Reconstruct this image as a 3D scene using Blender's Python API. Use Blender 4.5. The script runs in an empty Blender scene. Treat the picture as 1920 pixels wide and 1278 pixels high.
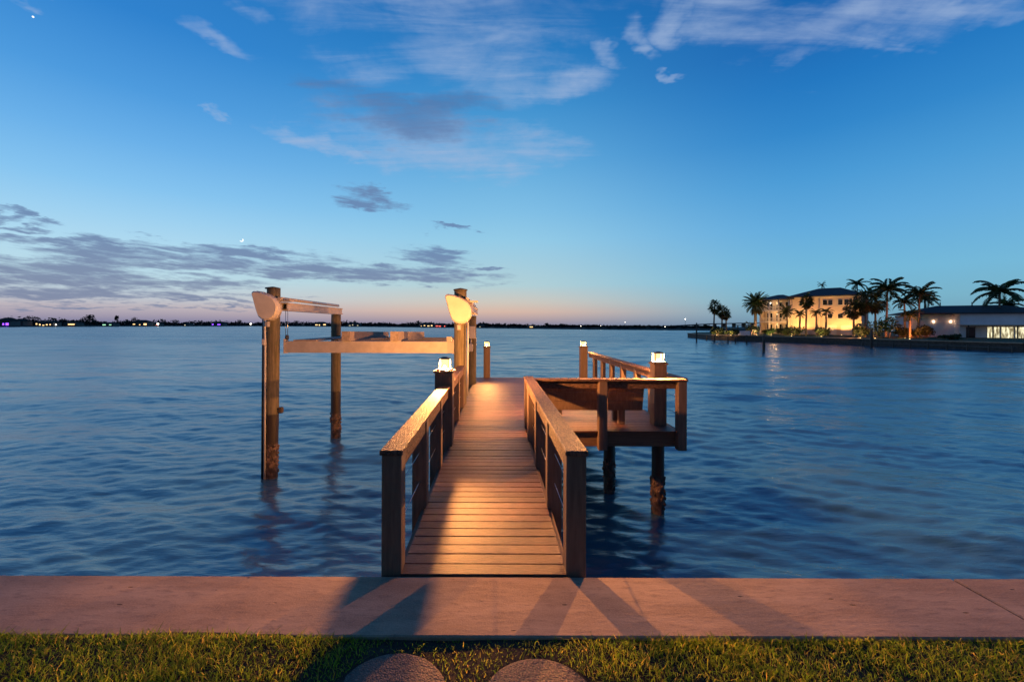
import bpy, math, random
import numpy as np
from mathutils import Vector, Matrix
random.seed(7); RNG = np.random.default_rng(7)
S = bpy.context.scene
COL = S.collection
R = math.radians

# ------------------------------------------------------------------ camera
F, CX, CY, ROLL, CAMZ = 800.0, 928.0, 609.0, 0.2, 1.84
cam_d = bpy.data.cameras.new("camera"); cam = bpy.data.objects.new("camera", cam_d); COL.objects.link(cam)
cam.location = (0, 0, CAMZ)
cam.rotation_euler = (Matrix.Rotation(R(90), 3, 'X') @ Matrix.Rotation(R(ROLL), 3, 'Z')).to_euler()
cam_d.sensor_width = 36; cam_d.lens = F/1920*36
cam_d.shift_x = (960-CX)/1920; cam_d.shift_y = -(639-CY)/1920
cam_d.clip_start = 0.05; cam_d.clip_end = 20000
S.camera = cam
S.view_settings.view_transform = 'Standard'; S.view_settings.look = 'None'
S.view_settings.exposure = 0; S.view_settings.gamma = 1; S.view_settings.use_curve_mapping = False
S.render.engine = 'CYCLES'
S.cycles.use_denoising = True
S.cycles.max_bounces = 6; S.cycles.diffuse_bounces = 3; S.cycles.glossy_bounces = 3; S.cycles.transmission_bounces = 4
S.cycles.sample_clamp_indirect = 4.0
S.cycles.caustics_reflective = False; S.cycles.caustics_refractive = False

def unroll(px, py):
    a = R(ROLL); x, y = px-CX, py-CY
    return x*math.cos(a)+y*math.sin(a), -x*math.sin(a)+y*math.cos(a)
def at(px, py, Y):                       # a point of the place seen at a pixel, Y metres ahead
    u, v = unroll(px, py); return Vector((u/F*Y, Y, CAMZ-v/F*Y))
def on_plane(px, py, z):                 # where the sight line meets a level plane
    u, v = unroll(px, py); Y = (CAMZ-z)*F/v; return Vector((u/F*Y, Y, z))
def azel(px, py):
    u, v = unroll(px, py); return math.degrees(math.atan2(u, F)), math.degrees(math.atan2(-v, math.hypot(u, F)))
def lin(c):
    return tuple(((v/255)/12.92 if v/255 <= .04045 else ((v/255+.055)/1.055)**2.4) for v in c)+(1.0,)

# ------------------------------------------------------------------ world: the dusk sky
W = bpy.data.worlds.new("World"); S.world = W; W.use_nodes = True
nt = W.node_tree; nt.nodes.clear()
def nnode(t, typ, **kw):
    n = t.nodes.new(typ)
    for k, v in kw.items(): setattr(n, k, v)
    return n
def put(t, sock, v):
    if isinstance(v, bpy.types.NodeSocket): t.links.new(v, sock)
    else: sock.default_value = v
def Mth(t, op, a, b=None, c=None, clamp=False):
    n = nnode(t, 'ShaderNodeMath', operation=op, use_clamp=clamp)
    for i, v in enumerate((a, b, c)):
        if v is not None: put(t, n.inputs[i], v)
    return n.outputs[0]
def Mix(t, fac, a, b, mode='MIX'):
    n = nnode(t, 'ShaderNodeMix', data_type='RGBA', blend_type=mode)
    put(t, n.inputs[0], fac); put(t, n.inputs[6], a); put(t, n.inputs[7], b); return n.outputs[2]
def Smooth(t, v, lo, hi, a=0., b=1.):
    n = nnode(t, 'ShaderNodeMapRange', interpolation_type='SMOOTHSTEP')
    put(t, n.inputs[0], v)
    for i, q in enumerate((lo, hi, a, b)): put(t, n.inputs[i+1], q)
    return n.outputs[0]
def Comb(t, x, y, z=0.):
    n = nnode(t, 'ShaderNodeCombineXYZ')
    for i, v in enumerate((x, y, z)): put(t, n.inputs[i], v)
    return n.outputs[0]
def Noise(t, vec, scale, detail=6, rough=.6, dist=0.):
    n = nnode(t, 'ShaderNodeTexNoise'); put(t, n.inputs['Vector'], vec)
    n.inputs['Scale'].default_value = scale; n.inputs['Detail'].default_value = detail
    n.inputs['Roughness'].default_value = rough; n.inputs['Distortion'].default_value = dist
    return n.outputs[0]

tc = nnode(nt, 'ShaderNodeTexCoord'); sp = nnode(nt, 'ShaderNodeSeparateXYZ'); nt.links.new(tc.outputs['Generated'], sp.inputs[0])
dx, dy, dz = sp.outputs
DEG = 180/math.pi
el = Mth(nt, 'MULTIPLY', Mth(nt, 'ARCSINE', dz), DEG)
az = Mth(nt, 'MULTIPLY', Mth(nt, 'ARCTAN2', dx, dy), DEG)
elp = Mth(nt, 'ABSOLUTE', el)
def sky_ramp(px, stops, zen):
    r = nnode(nt, 'ShaderNodeValToRGB'); cr = r.color_ramp; cr.interpolation = 'EASE' if False else 'LINEAR'
    pts = [(max(0., azel(px, y)[1])/90, lin(c)) for y, c in stops]+[(.62, lin(zen)), (1., lin(tuple(v*.8 for v in zen)))]
    pts.sort(key=lambda p: p[0])
    cr.elements[0].position = pts[0][0]; cr.elements[0].color = pts[0][1]
    cr.elements[1].position = pts[-1][0]; cr.elements[1].color = pts[-1][1]
    for p, c in pts[1:-1]:
        e = cr.elements.new(p); e.color = c
    nt.links.new(Mth(nt, 'DIVIDE', elp, 90.), r.inputs[0]); return r.outputs[0]
ramp_l = sky_ramp(200, [(607, (118, 120, 158)), (592, (160, 152, 172)), (575, (188, 178, 186)), (552, (192, 202, 212)), (515, (188, 219, 231)), (450, (176, 218, 240)), (400, (158, 209, 241)),
                        (340, (134, 196, 240)), (250, (106, 176, 233)), (150, (78, 155, 222)), (0, (48, 130, 206))], (20, 78, 148))
ramp_c = sky_ramp(960, [(608, (140, 136, 158)), (597, (184, 162, 164)), (584, (216, 184, 168)), (566, (206, 200, 190)), (535, (178, 208, 215)), (450, (148, 203, 231)),
                        (400, (130, 192, 230)), (300, (97, 170, 221)), (200, (66, 147, 208)), (100, (42, 126, 195)), (0, (30, 110, 182))], (14, 66, 132))
ramp_r = sky_ramp(1700, [(612, (108, 142, 168)), (585, (118, 165, 187)), (555, (122, 179, 202)), (500, (117, 184, 217)), (400, (98, 171, 221)), (300, (75, 155, 214)),
                         (200, (51, 135, 203)), (100, (36, 120, 193)), (0, (29, 106, 181))], (12, 62, 128))
sky = Mix(nt, Smooth(nt, az, -44., 2.), ramp_l, ramp_c)
sky = Mix(nt, Smooth(nt, az, 0., 38.), sky, ramp_r)
# the eastern half, behind the camera, is already darker
sky = Mix(nt, Smooth(nt, Mth(nt, 'ABSOLUTE', az), 75., 150.), sky, Mix(nt, 1., sky, (.27, .26, .29, 1), 'MULTIPLY'))

# clouds, in sky directions
den = Mth(nt, 'ADD', Mth(nt, 'MAXIMUM', dz, 0.), .12)
plane = Comb(nt, Mth(nt, 'DIVIDE', dx, den), Mth(nt, 'DIVIDE', dy, den))
wn1 = Noise(nt, plane, 2.6, 5, .6); wn2 = Noise(nt, Comb(nt, Mth(nt, 'ADD', Mth(nt, 'DIVIDE', dx, den), 7.3), Mth(nt, 'DIVIDE', dy, den)), 2.6, 5, .6)
wk = Smooth(nt, el, 3., 20., .35, 1.)
azw = Mth(nt, 'ADD', az, Mth(nt, 'MULTIPLY', Mth(nt, 'MULTIPLY', Mth(nt, 'SUBTRACT', wn1, .5), 16.), wk))
elw = Mth(nt, 'ADD', el, Mth(nt, 'MULTIPLY', Mth(nt, 'MULTIPLY', Mth(nt, 'SUBTRACT', wn2, .5), 9.), wk))
def blobs(lst):
    best = None
    for (px, py, vx, vy, b, w) in lst:
        a0, e0 = azel(px, py); a1, e1 = azel(px+vx, py+vy)
        vx, vy, b = vx*1.12, vy*1.12, b*1.25
        ux, uy = a1-a0, e1-e0; L = math.hypot(ux, uy); k = L/math.hypot(vx, vy); bb = b*k
        ux, uy = ux/L, uy/L
        da = Mth(nt, 'SUBTRACT', azw, a0); de = Mth(nt, 'SUBTRACT', elw, e0)
        u = Mth(nt, 'ADD', Mth(nt, 'MULTIPLY', da, ux/L), Mth(nt, 'MULTIPLY', de, uy/L))
        v = Mth(nt, 'ADD', Mth(nt, 'MULTIPLY', da, -uy/bb), Mth(nt, 'MULTIPLY', de, ux/bb))
        r2 = Mth(nt, 'ADD', Mth(nt, 'MULTIPLY', u, u), Mth(nt, 'MULTIPLY', v, v))
        m = Mth(nt, 'MAXIMUM', Mth(nt, 'SUBTRACT', w, r2), -2.)
        best = m if best is None else Mth(nt, 'MAXIMUM', best, m)
    return best
n_bank = Noise(nt, Comb(nt, Mth(nt, 'MULTIPLY', az, .085), Mth(nt, 'MULTIPLY', Mth(nt, 'ADD', el, Mth(nt, 'MULTIPLY', az, .05)), .62)), 2.3, 9, .66, .25)
n_high = Noise(nt, plane, 3.2, 9, .62, .35)
rot = nnode(nt, 'ShaderNodeMapping'); nt.links.new(plane, rot.inputs[0]); rot.inputs['Rotation'].default_value = (0, 0, R(28)); rot.inputs['Scale'].default_value = (1.0, 6., 1)
n_wisp = Noise(nt, rot.outputs[0], 2.2, 8, .62, .5)
high = Mth(nt, 'ADD', Mth(nt, 'MULTIPLY', n_high, .5), Mth(nt, 'MULTIPLY', n_wisp, .5))
bank = blobs([(150, 525, 330, 6, 15, 1.), (60, 500, 200, 10, 18, .9), (60, 550, 300, 3, 13, .9), (660, 511, 230, 9, 13, 1.05), (330, 498, 220, 8, 14, .6), (150, 453, 230, 16, 10, .9), (430, 474, 190, 14, 12, .85), (240, 478, 150, 8, 14, .8),
              (815, 480, 60, 8, 14, .9), (700, 371, 50, 9, 11, .75), (40, 416, 75, 12, 8, .8), (860, 428, 45, 3, 4, .8), (330, 558, 200, 4, 5, .7), (900, 505, 50, 2, 3, .7), (300, 575, 260, 2, 4, .4), (560, 500, 120, 10, 10, .6)])
dbank = Smooth(nt, Mth(nt, 'ADD', bank, Mth(nt, 'MULTIPLY', Mth(nt, 'SUBTRACT', n_bank, .5), 6.5)), -1.0, 1.1, 0., .9)
patch = blobs([(770, 225, 185, 20, 42, .75), (850, 190, 120, 10, 25, .5)])
dpatch = Smooth(nt, Mth(nt, 'ADD', patch, Mth(nt, 'MULTIPLY', Mth(nt, 'SUBTRACT', high, .5), 5.0)), -.35, 1.0, 0., .72)
light = blobs([(405, 72, 75, 42, 15, .9), (465, 18, 55, 18, 16, .6), (850, 272, 190, 10, 38, 1.1), (600, 262, 90, 28, 15, .9), (690, 130, 90, 20, 40, .2), (900, 110, 190, 30, 60, .3), (790, 30, 100, 20, 30, .3),
               (1050, 155, 75, -8, 22, .75), (1128, 98, 36, 16, 15, .9), (1222, 92, 26, 2, 9, .9), (1275, 45, 40, -12, 24, .9), (1200, 60, 40, 20, 14, .4), (1400, 22, 110, 6, 34, .7),
               (1600, 55, 230, -40, 46, 1.1), (1800, 14, 170, -22, 30, 1.), (1450, 40, 120, -10, 34, .6), (1500, 80, 90, -50, 24, .5), (960, 30, 200, 5, 36, .15), (395, 213, 22, 2, 5, .5), (40, 0, 60, 4, 10, .6),
               (1270, 125, 14, 2, 6, .4), (1700, -120, 500, -60, 110, .6), (700, -150, 500, 40, 110, .3)])
dlight = Smooth(nt, Mth(nt, 'ADD', light, Mth(nt, 'MULTIPLY', Mth(nt, 'SUBTRACT', high, .5), 7.5)), -1.1, 2.2, 0., .78)
sky = Mix(nt, dlight, sky, lin((162, 184, 218)))
sky = Mix(nt, dpatch, sky, lin((82, 116, 166)))
bank_col = Mix(nt, Smooth(nt, el, 2., 12.), lin((122, 134, 164)), lin((104, 132, 174)))
sky = Mix(nt, dbank, sky, bank_col)
bg = nnode(nt, 'ShaderNodeBackground'); out = nnode(nt, 'ShaderNodeOutputWorld')
nt.links.new(sky, bg.inputs[0]); bg.inputs[1].default_value = 1.0; nt.links.new(bg.outputs[0], out.inputs[0])

LAMP_COL = (1.0, .41, .12); LAMP_P = 1250.0         # dock lamps
# ------------------------------------------------------------------ materials
def material(name, base, rough=.6, var=.25, scale=6., stretch=(1, 1, 1), bump=0., bdist=.004, bscale=None, metal=0., spec=.4, island=0., hue2=None, detail=6):
    m = bpy.data.materials.new(name); m.use_nodes = True; t = m.node_tree; b = t.nodes['Principled BSDF']
    b.inputs['Roughness'].default_value = rough; b.inputs['Metallic'].default_value = metal; b.inputs['Specular IOR Level'].default_value = spec
    c = nnode(t, 'ShaderNodeTexCoord'); mp = nnode(t, 'ShaderNodeMapping'); t.links.new(c.outputs['Object'], mp.inputs[0]); mp.inputs['Scale'].default_value = stretch
    n = Noise(t, mp.outputs[0], scale, detail, .62)
    f = Smooth(t, n, .28, .72)
    lo = tuple(v*(1-var) for v in base[:3])+(1,); hi = tuple(min(1, v*(1+var)) for v in (hue2 or base)[:3])+(1,)
    col = Mix(t, f, lo, hi)
    if island:
        g = nnode(t, 'ShaderNodeNewGeometry')
        k = Smooth(t, g.outputs['Random Per Island'], 0., 1., 1-island, 1+island)
        h = nnode(t, 'ShaderNodeHueSaturation'); t.links.new(k, h.inputs['Value']); t.links.new(col, h.inputs['Color']); col = h.outputs[0]
    t.links.new(col, b.inputs['Base Color'])
    t.links.new(Mth(t, 'ADD', rough-.1, Mth(t, 'MULTIPLY', n, .2)), b.inputs['Roughness'])
    if bump:
        n2 = Noise(t, mp.outputs[0], bscale or scale*3, 5, .65)
        bp = nnode(t, 'ShaderNodeBump'); bp.inputs['Strength'].default_value = bump; bp.inputs['Distance'].default_value = bdist
        t.links.new(n2, bp.inputs['Height']); t.links.new(bp.outputs[0], b.inputs['Normal'])
    return m
def emitter(name, col, strength):
    m = bpy.data.materials.new(name); m.use_nodes = True; b = m.node_tree.nodes['Principled BSDF']
    b.inputs['Base Color'].default_value = (.5, .45, .4, 1); b.inputs['Emission Color'].default_value = tuple(col)+(1,); b.inputs['Emission Strength'].default_value = strength
    return m
MAT = {}
MAT['deck'] = material('composite_decking', (.135, .062, .042), .48, .45, 1., (9, 75, 40), 1., .007, 1.6, island=.34, spec=.5)
MAT['cap_y'] = material('composite_cap_lengthwise', (.135, .078, .056), .6, .8, 1., (75, 17, 60), 1., .02, 1.2, spec=.25)  # strong grain contrast in the colour stands in for light raking the embossing
MAT['cap_x'] = material('composite_cap_crosswise', (.135, .078, .056), .6, .7, 1., (17, 75, 60), 1., .016, 1.2, spec=.25)  # grain across, with the embossing's light and dark put into the colour too
MAT['post'] = material('brown_wrapped_post', (.155, .105, .078), .6, .22, 1., (30, 30, 3), .25, .002, 2.)
MAT['fascia'] = material('brown_fascia', (.13, .080, .054), .6, .24, 1., (3, 30, 40), .25, .002, 2.)
MAT['steel'] = material('steel_cable', (.5, .5, .5), .3, .1, 30., metal=1.)
def concrete_material():
    m = bpy.data.materials.new('concrete'); m.use_nodes = True; t = m.node_tree; b = t.nodes['Principled BSDF']
    g = nnode(t, 'ShaderNodeNewGeometry'); mp = nnode(t, 'ShaderNodeMapping'); t.links.new(g.outputs['Position'], mp.inputs[0]); mp.inputs['Scale'].default_value = (1, 3.5, 1)
    big = Noise(t, mp.outputs[0], 1.1, 6, .6); mid = Noise(t, mp.outputs[0], 7., 7, .7); fine = Noise(t, g.outputs['Position'], 90., 4, .7)
    c = Mix(t, Smooth(t, big, .3, .7), (.28, .185, .125, 1), (.48, .34, .235, 1))
    c = Mix(t, Smooth(t, mid, .5, .68, 0., .75), c, (.20, .14, .105, 1)); c = Mix(t, Smooth(t, fine, .35, .7, 0., .5), c, (.52, .38, .27, 1))
    v = nnode(t, 'ShaderNodeTexVoronoi'); t.links.new(mp.outputs[0], v.inputs['Vector']); v.inputs['Scale'].default_value = 3.2
    pit = Mth(t, 'MULTIPLY', Smooth(t, v.outputs['Distance'], .075, .05), Smooth(t, mid, .40, .48))
    c = Mix(t, pit, c, (.06, .045, .035, 1))
    t.links.new(c, b.inputs['Base Color']); b.inputs['Roughness'].default_value = .82; b.inputs['Specular IOR Level'].default_value = .25
    h = Mth(t, 'ADD', Mth(t, 'MULTIPLY', fine, .35), Mth(t, 'MULTIPLY', mid, 1.)); h = Mth(t, 'SUBTRACT', h, pit)
    bp = nnode(t, 'ShaderNodeBump'); bp.inputs['Strength'].default_value = .55; bp.inputs['Distance'].default_value = .006; t.links.new(h, bp.inputs['Height']); t.links.new(bp.outputs[0], b.inputs['Normal'])
    return m
MAT['concrete'] = concrete_material()
MAT['concrete_face'] = material('damp_concrete', (.075, .058, .048), .8, .4, 3., bump=.4, bdist=.01)
MAT['soil'] = material('soil', (.045, .032, .022), .95, .5, 18., bump=.8, bdist=.02, bscale=40.)
MAT['alu'] = material('painted_aluminium', (.42, .38, .35), .5, .12, 5., spec=.4)
MAT['cover'] = material('cream_plastic_cover', (.62, .56, .47), .4, .08, 4.)
MAT['bunk'] = material('bunk_carpet', (.30, .25, .22), .95, .25, 20., bump=.4)
MAT['darkmetal'] = material('dark_metal', (.045, .042, .04), .5, .2, 6.)
MAT['boxes'] = material('grey_plastic_box', (.55, .53, .50), .5, .1, 8.)
MAT['leaf'] = material('palm_leaf', (.045, .065, .025), .55, .45, .9, island=.3)
MAT['leaf_dry'] = material('dry_palm_leaf', (.10, .072, .032), .7, .4, .9, island=.3)
MAT['shrub'] = material('shrub_leaf', (.04, .058, .022), .6, .45, .8, island=.35)
MAT['bark'] = material('palm_bark', (.17, .13, .10), .85, .3, 2., (1, 1, 6), .5, .02)
MAT['stucco'] = material('cream_stucco', (.56, .45, .35), .85, .07, .6, bump=.15, bdist=.01, bscale=9)
MAT['whitestucco'] = material('white_stucco', (.82, .79, .84), .85, .08, .5)
MAT['rooftile'] = material('dark_roof_tile', (.055, .050, .055), .8, .3, 1.4, (1, 4, 1), .4, .04)
MAT['glassdark'] = material('dark_window_glass', (.012, .014, .018), .08, .1, 1., spec=.6)
MAT['trim'] = material('white_trim', (.6, .56, .5), .6, .06, 2.)
MAT['lawn'] = material('lawn_far', (.05, .065, .025), .9, .4, .6)
MAT['far_land'] = material('far_land', (.028, .032, .030), .95, .4, .02)
MAT['far_leaf'] = material('far_tree_leaf', (.022, .030, .026), .9, .5, .05, island=.4)
MAT['far_wall'] = material('far_house_wall', (.16, .14, .13), .9, .2, .05)
MAT['timber'] = material('weathered_timber', (.085, .065, .05), .85, .3, 3., (1, 1, .3), .4)
MAT['lampglass'] = emitter('lit_lamp_bulb', (1., .55, .2), 14.)
def lantern_glass():
    m = bpy.data.materials.new('frosted_lantern_glass'); m.use_nodes = True; t = m.node_tree; t.nodes.clear()
    o = nnode(t, 'ShaderNodeOutputMaterial'); tr = nnode(t, 'ShaderNodeBsdfTransparent'); e = nnode(t, 'ShaderNodeEmission'); a = nnode(t, 'ShaderNodeAddShader')
    tr.inputs[0].default_value = (.86, .80, .70, 1); e.inputs[0].default_value = (1., .50, .15, 1); e.inputs[1].default_value = 1.5
    t.links.new(tr.outputs[0], a.inputs[0]); t.links.new(e.outputs[0], a.inputs[1]); t.links.new(a.outputs[0], o.inputs[0]); return m
MAT['lantern_glass'] = lantern_glass()
MAT['walllamp'] = emitter('lit_wall_lamp', (1., .62, .34), 5.)
MAT['uplight'] = emitter('lit_spot_lens', (1., .62, .2), 5.)
MAT['warmwin'] = emitter('warm_lit_window', (1., .62, .25), 2.2)
MAT['whitewin'] = emitter('white_lit_glass', (1., .88, .55), .85)
def lit_glass():
    m = bpy.data.materials.new('curtained_lit_glass'); m.use_nodes = True; t = m.node_tree; b = t.nodes['Principled BSDF']
    c = nnode(t, 'ShaderNodeTexCoord'); mp = nnode(t, 'ShaderNodeMapping'); t.links.new(c.outputs['Object'], mp.inputs[0]); mp.inputs['Scale'].default_value = (2.6, 1, .55)
    n = Noise(t, mp.outputs[0], 1.4, 4, .6); e = Mix(t, Smooth(t, n, .35, .65), (.45, .34, .16, 1), (1., .93, .62, 1))
    b.inputs['Base Color'].default_value = (.1, .1, .1, 1); t.links.new(e, b.inputs['Emission Color']); t.links.new(Smooth(t, n, .3, .7, .35, 1.5), b.inputs['Emission Strength']); return m
MAT['curtained'] = lit_glass()
MAT['blueled'] = emitter('violet_led', (.22, .05, 1.), 4.)
MAT['pinkled'] = emitter('pink_led', (1., .15, .75), 4.)
MAT['greenled'] = emitter('green_white_light', (.45, 1., .6), 1.6)
MAT['redlamp'] = emitter('red_light', (1., .12, .08), 3.)
MAT['whitelamp'] = emitter('white_light', (1., .9, .75), 9.)
MAT['moonlit'] = emitter('moonlight', (1., .98, .92), 1.2)

def pile_material():
    m = bpy.data.materials.new('piling_wood'); m.use_nodes = True; t = m.node_tree; b = t.nodes['Principled BSDF']
    g = nnode(t, 'ShaderNodeNewGeometry'); s = nnode(t, 'ShaderNodeSeparateXYZ'); t.links.new(g.outputs['Position'], s.inputs[0])
    mp = nnode(t, 'ShaderNodeMapping'); t.links.new(g.outputs['Position'], mp.inputs[0]); mp.inputs['Scale'].default_value = (22, 22, 1.3)
    n = Noise(t, mp.outputs[0], 1., 6, .65); n2 = Noise(t, g.outputs['Position'], 9., 5, .6)
    dry = Mix(t, Smooth(t, n, .3, .7), (.09, .075, .045, 1), (.20, .165, .105, 1))
    dry = Mix(t, Smooth(t, n2, .45, .75, 0., .5), dry, (.085, .095, .045, 1))            # greenish algae stain
    wet = Mix(t, n, (.016, .013, .011, 1), (.05, .036, .026, 1))
    crust = Mix(t, Smooth(t, n2, .4, .65), (.05, .035, .026, 1), (.17, .11, .085, 1))
    z = Mth(t, 'ADD', s.outputs[2], Mth(t, 'MULTIPLY', Mth(t, 'SUBTRACT', n2, .5), .12))
    c = Mix(t, Smooth(t, z, -.27, -.22), wet, dry)
    c = Mix(t, Smooth(t, z, -1.0, -.88), crust, c)
    t.links.new(c, b.inputs['Base Color']); t.links.new(Smooth(t, z, -.3, -.2, .45, .85), b.inputs['Roughness'])
    bp = nnode(t, 'ShaderNodeBump'); bp.inputs['Strength'].default_value = .6; bp.inputs['Distance'].default_value = .012; t.links.new(n, bp.inputs['Height']); t.links.new(bp.outputs[0], b.inputs['Normal'])
    return m
MAT['pile'] = pile_material()
def paver_material():
    m = bpy.data.materials.new('exposed_aggregate'); m.use_nodes = True; t = m.node_tree; b = t.nodes['Principled BSDF']
    c = nnode(t, 'ShaderNodeTexCoord'); v = nnode(t, 'ShaderNodeTexVoronoi'); t.links.new(c.outputs['Object'], v.inputs['Vector']); v.inputs['Scale'].default_value = 95
    s = nnode(t, 'ShaderNodeSeparateColor'); t.links.new(v.outputs['Color'], s.inputs[0])
    col = Mix(t, s.outputs[0], (.09, .052, .040, 1), (.30, .185, .14, 1))
    col = Mix(t, Smooth(t, v.outputs['Distance'], .35, .6), col, (.12, .09, .075, 1))
    t.links.new(col, b.inputs['Base Color']); b.inputs['Roughness'].default_value = .75
    bp = nnode(t, 'ShaderNodeBump'); bp.invert = True; bp.inputs['Strength'].default_value = .9; bp.inputs['Distance'].default_value = .006; t.links.new(v.outputs['Distance'], bp.inputs['Height']); t.links.new(bp.outputs[0], b.inputs['Normal'])
    return m
MAT['paver'] = paver_material()
def grass_material():
    m = bpy.data.materials.new('grass_blade'); m.use_nodes = True; t = m.node_tree; b = t.nodes['Principled BSDF']
    g = nnode(t, 'ShaderNodeNewGeometry'); rp = nnode(t, 'ShaderNodeValToRGB'); t.links.new(g.outputs['Random Per Island'], rp.inputs[0])
    e = rp.color_ramp.elements; e[0].color = (.05, .11, .015, 1); e[1].color = (.17, .18, .05, 1)
    q = e.new(.45); q.color = (.095, .155, .026, 1); q = e.new(.8); q.color = (.14, .18, .038, 1); q = e.new(.93); q.color = (.26, .20, .09, 1)
    t.links.new(rp.outputs[0], b.inputs['Base Color']); b.inputs['Roughness'].default_value = .5
    b.inputs['Specular IOR Level'].default_value = .3
    return m
MAT['grass'] = grass_material()
def water_material():
    m = bpy.data.materials.new('bay_water'); m.use_nodes = True; t = m.node_tree; b = t.nodes['Principled BSDF']
    b.inputs['Base Color'].default_value = (.042, .142, .200, 1); b.inputs['IOR'].default_value = 1.95; b.inputs['Specular IOR Level'].default_value = .5
    g = nnode(t, 'ShaderNodeNewGeometry'); s = nnode(t, 'ShaderNodeSeparateXYZ'); t.links.new(g.outputs['Position'], s.inputs[0])
    pm = nnode(t, 'ShaderNodeMapping'); t.links.new(g.outputs['Position'], pm.inputs[0]); pm.inputs['Scale'].default_value = (.018, .05, 1)
    gust = Noise(t, pm.outputs[0], 1.3, 5, .6, .6)
    t.links.new(Mth(t, 'ADD', Smooth(t, s.outputs[1], 4., 120., .17, .27), Mth(t, 'MULTIPLY', Mth(t, 'SUBTRACT', gust, .5), .22)), b.inputs['Roughness'])
    mp = nnode(t, 'ShaderNodeMapping'); t.links.new(g.outputs['Position'], mp.inputs[0]); mp.inputs['Scale'].default_value = (.55, 1.9, 1)
    n = Noise(t, mp.outputs[0], 5.5, 4, .6, .4); nb = Noise(t, mp.outputs[0], .45, 3, .5, .3)
    h = Mth(t, 'ADD', Mth(t, 'MULTIPLY', n, .022), Mth(t, 'MULTIPLY', nb, .03))
    bp = nnode(t, 'ShaderNodeBump'); bp.inputs['Distance'].default_value = 1.; t.links.new(h, bp.inputs['Height'])
    t.links.new(Smooth(t, s.outputs[1], 6., 220., .6, 1.), bp.inputs['Strength'])
    t.links.new(bp.outputs[0], b.inputs['Normal'])
    return m
MAT['water'] = water_material()

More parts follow.
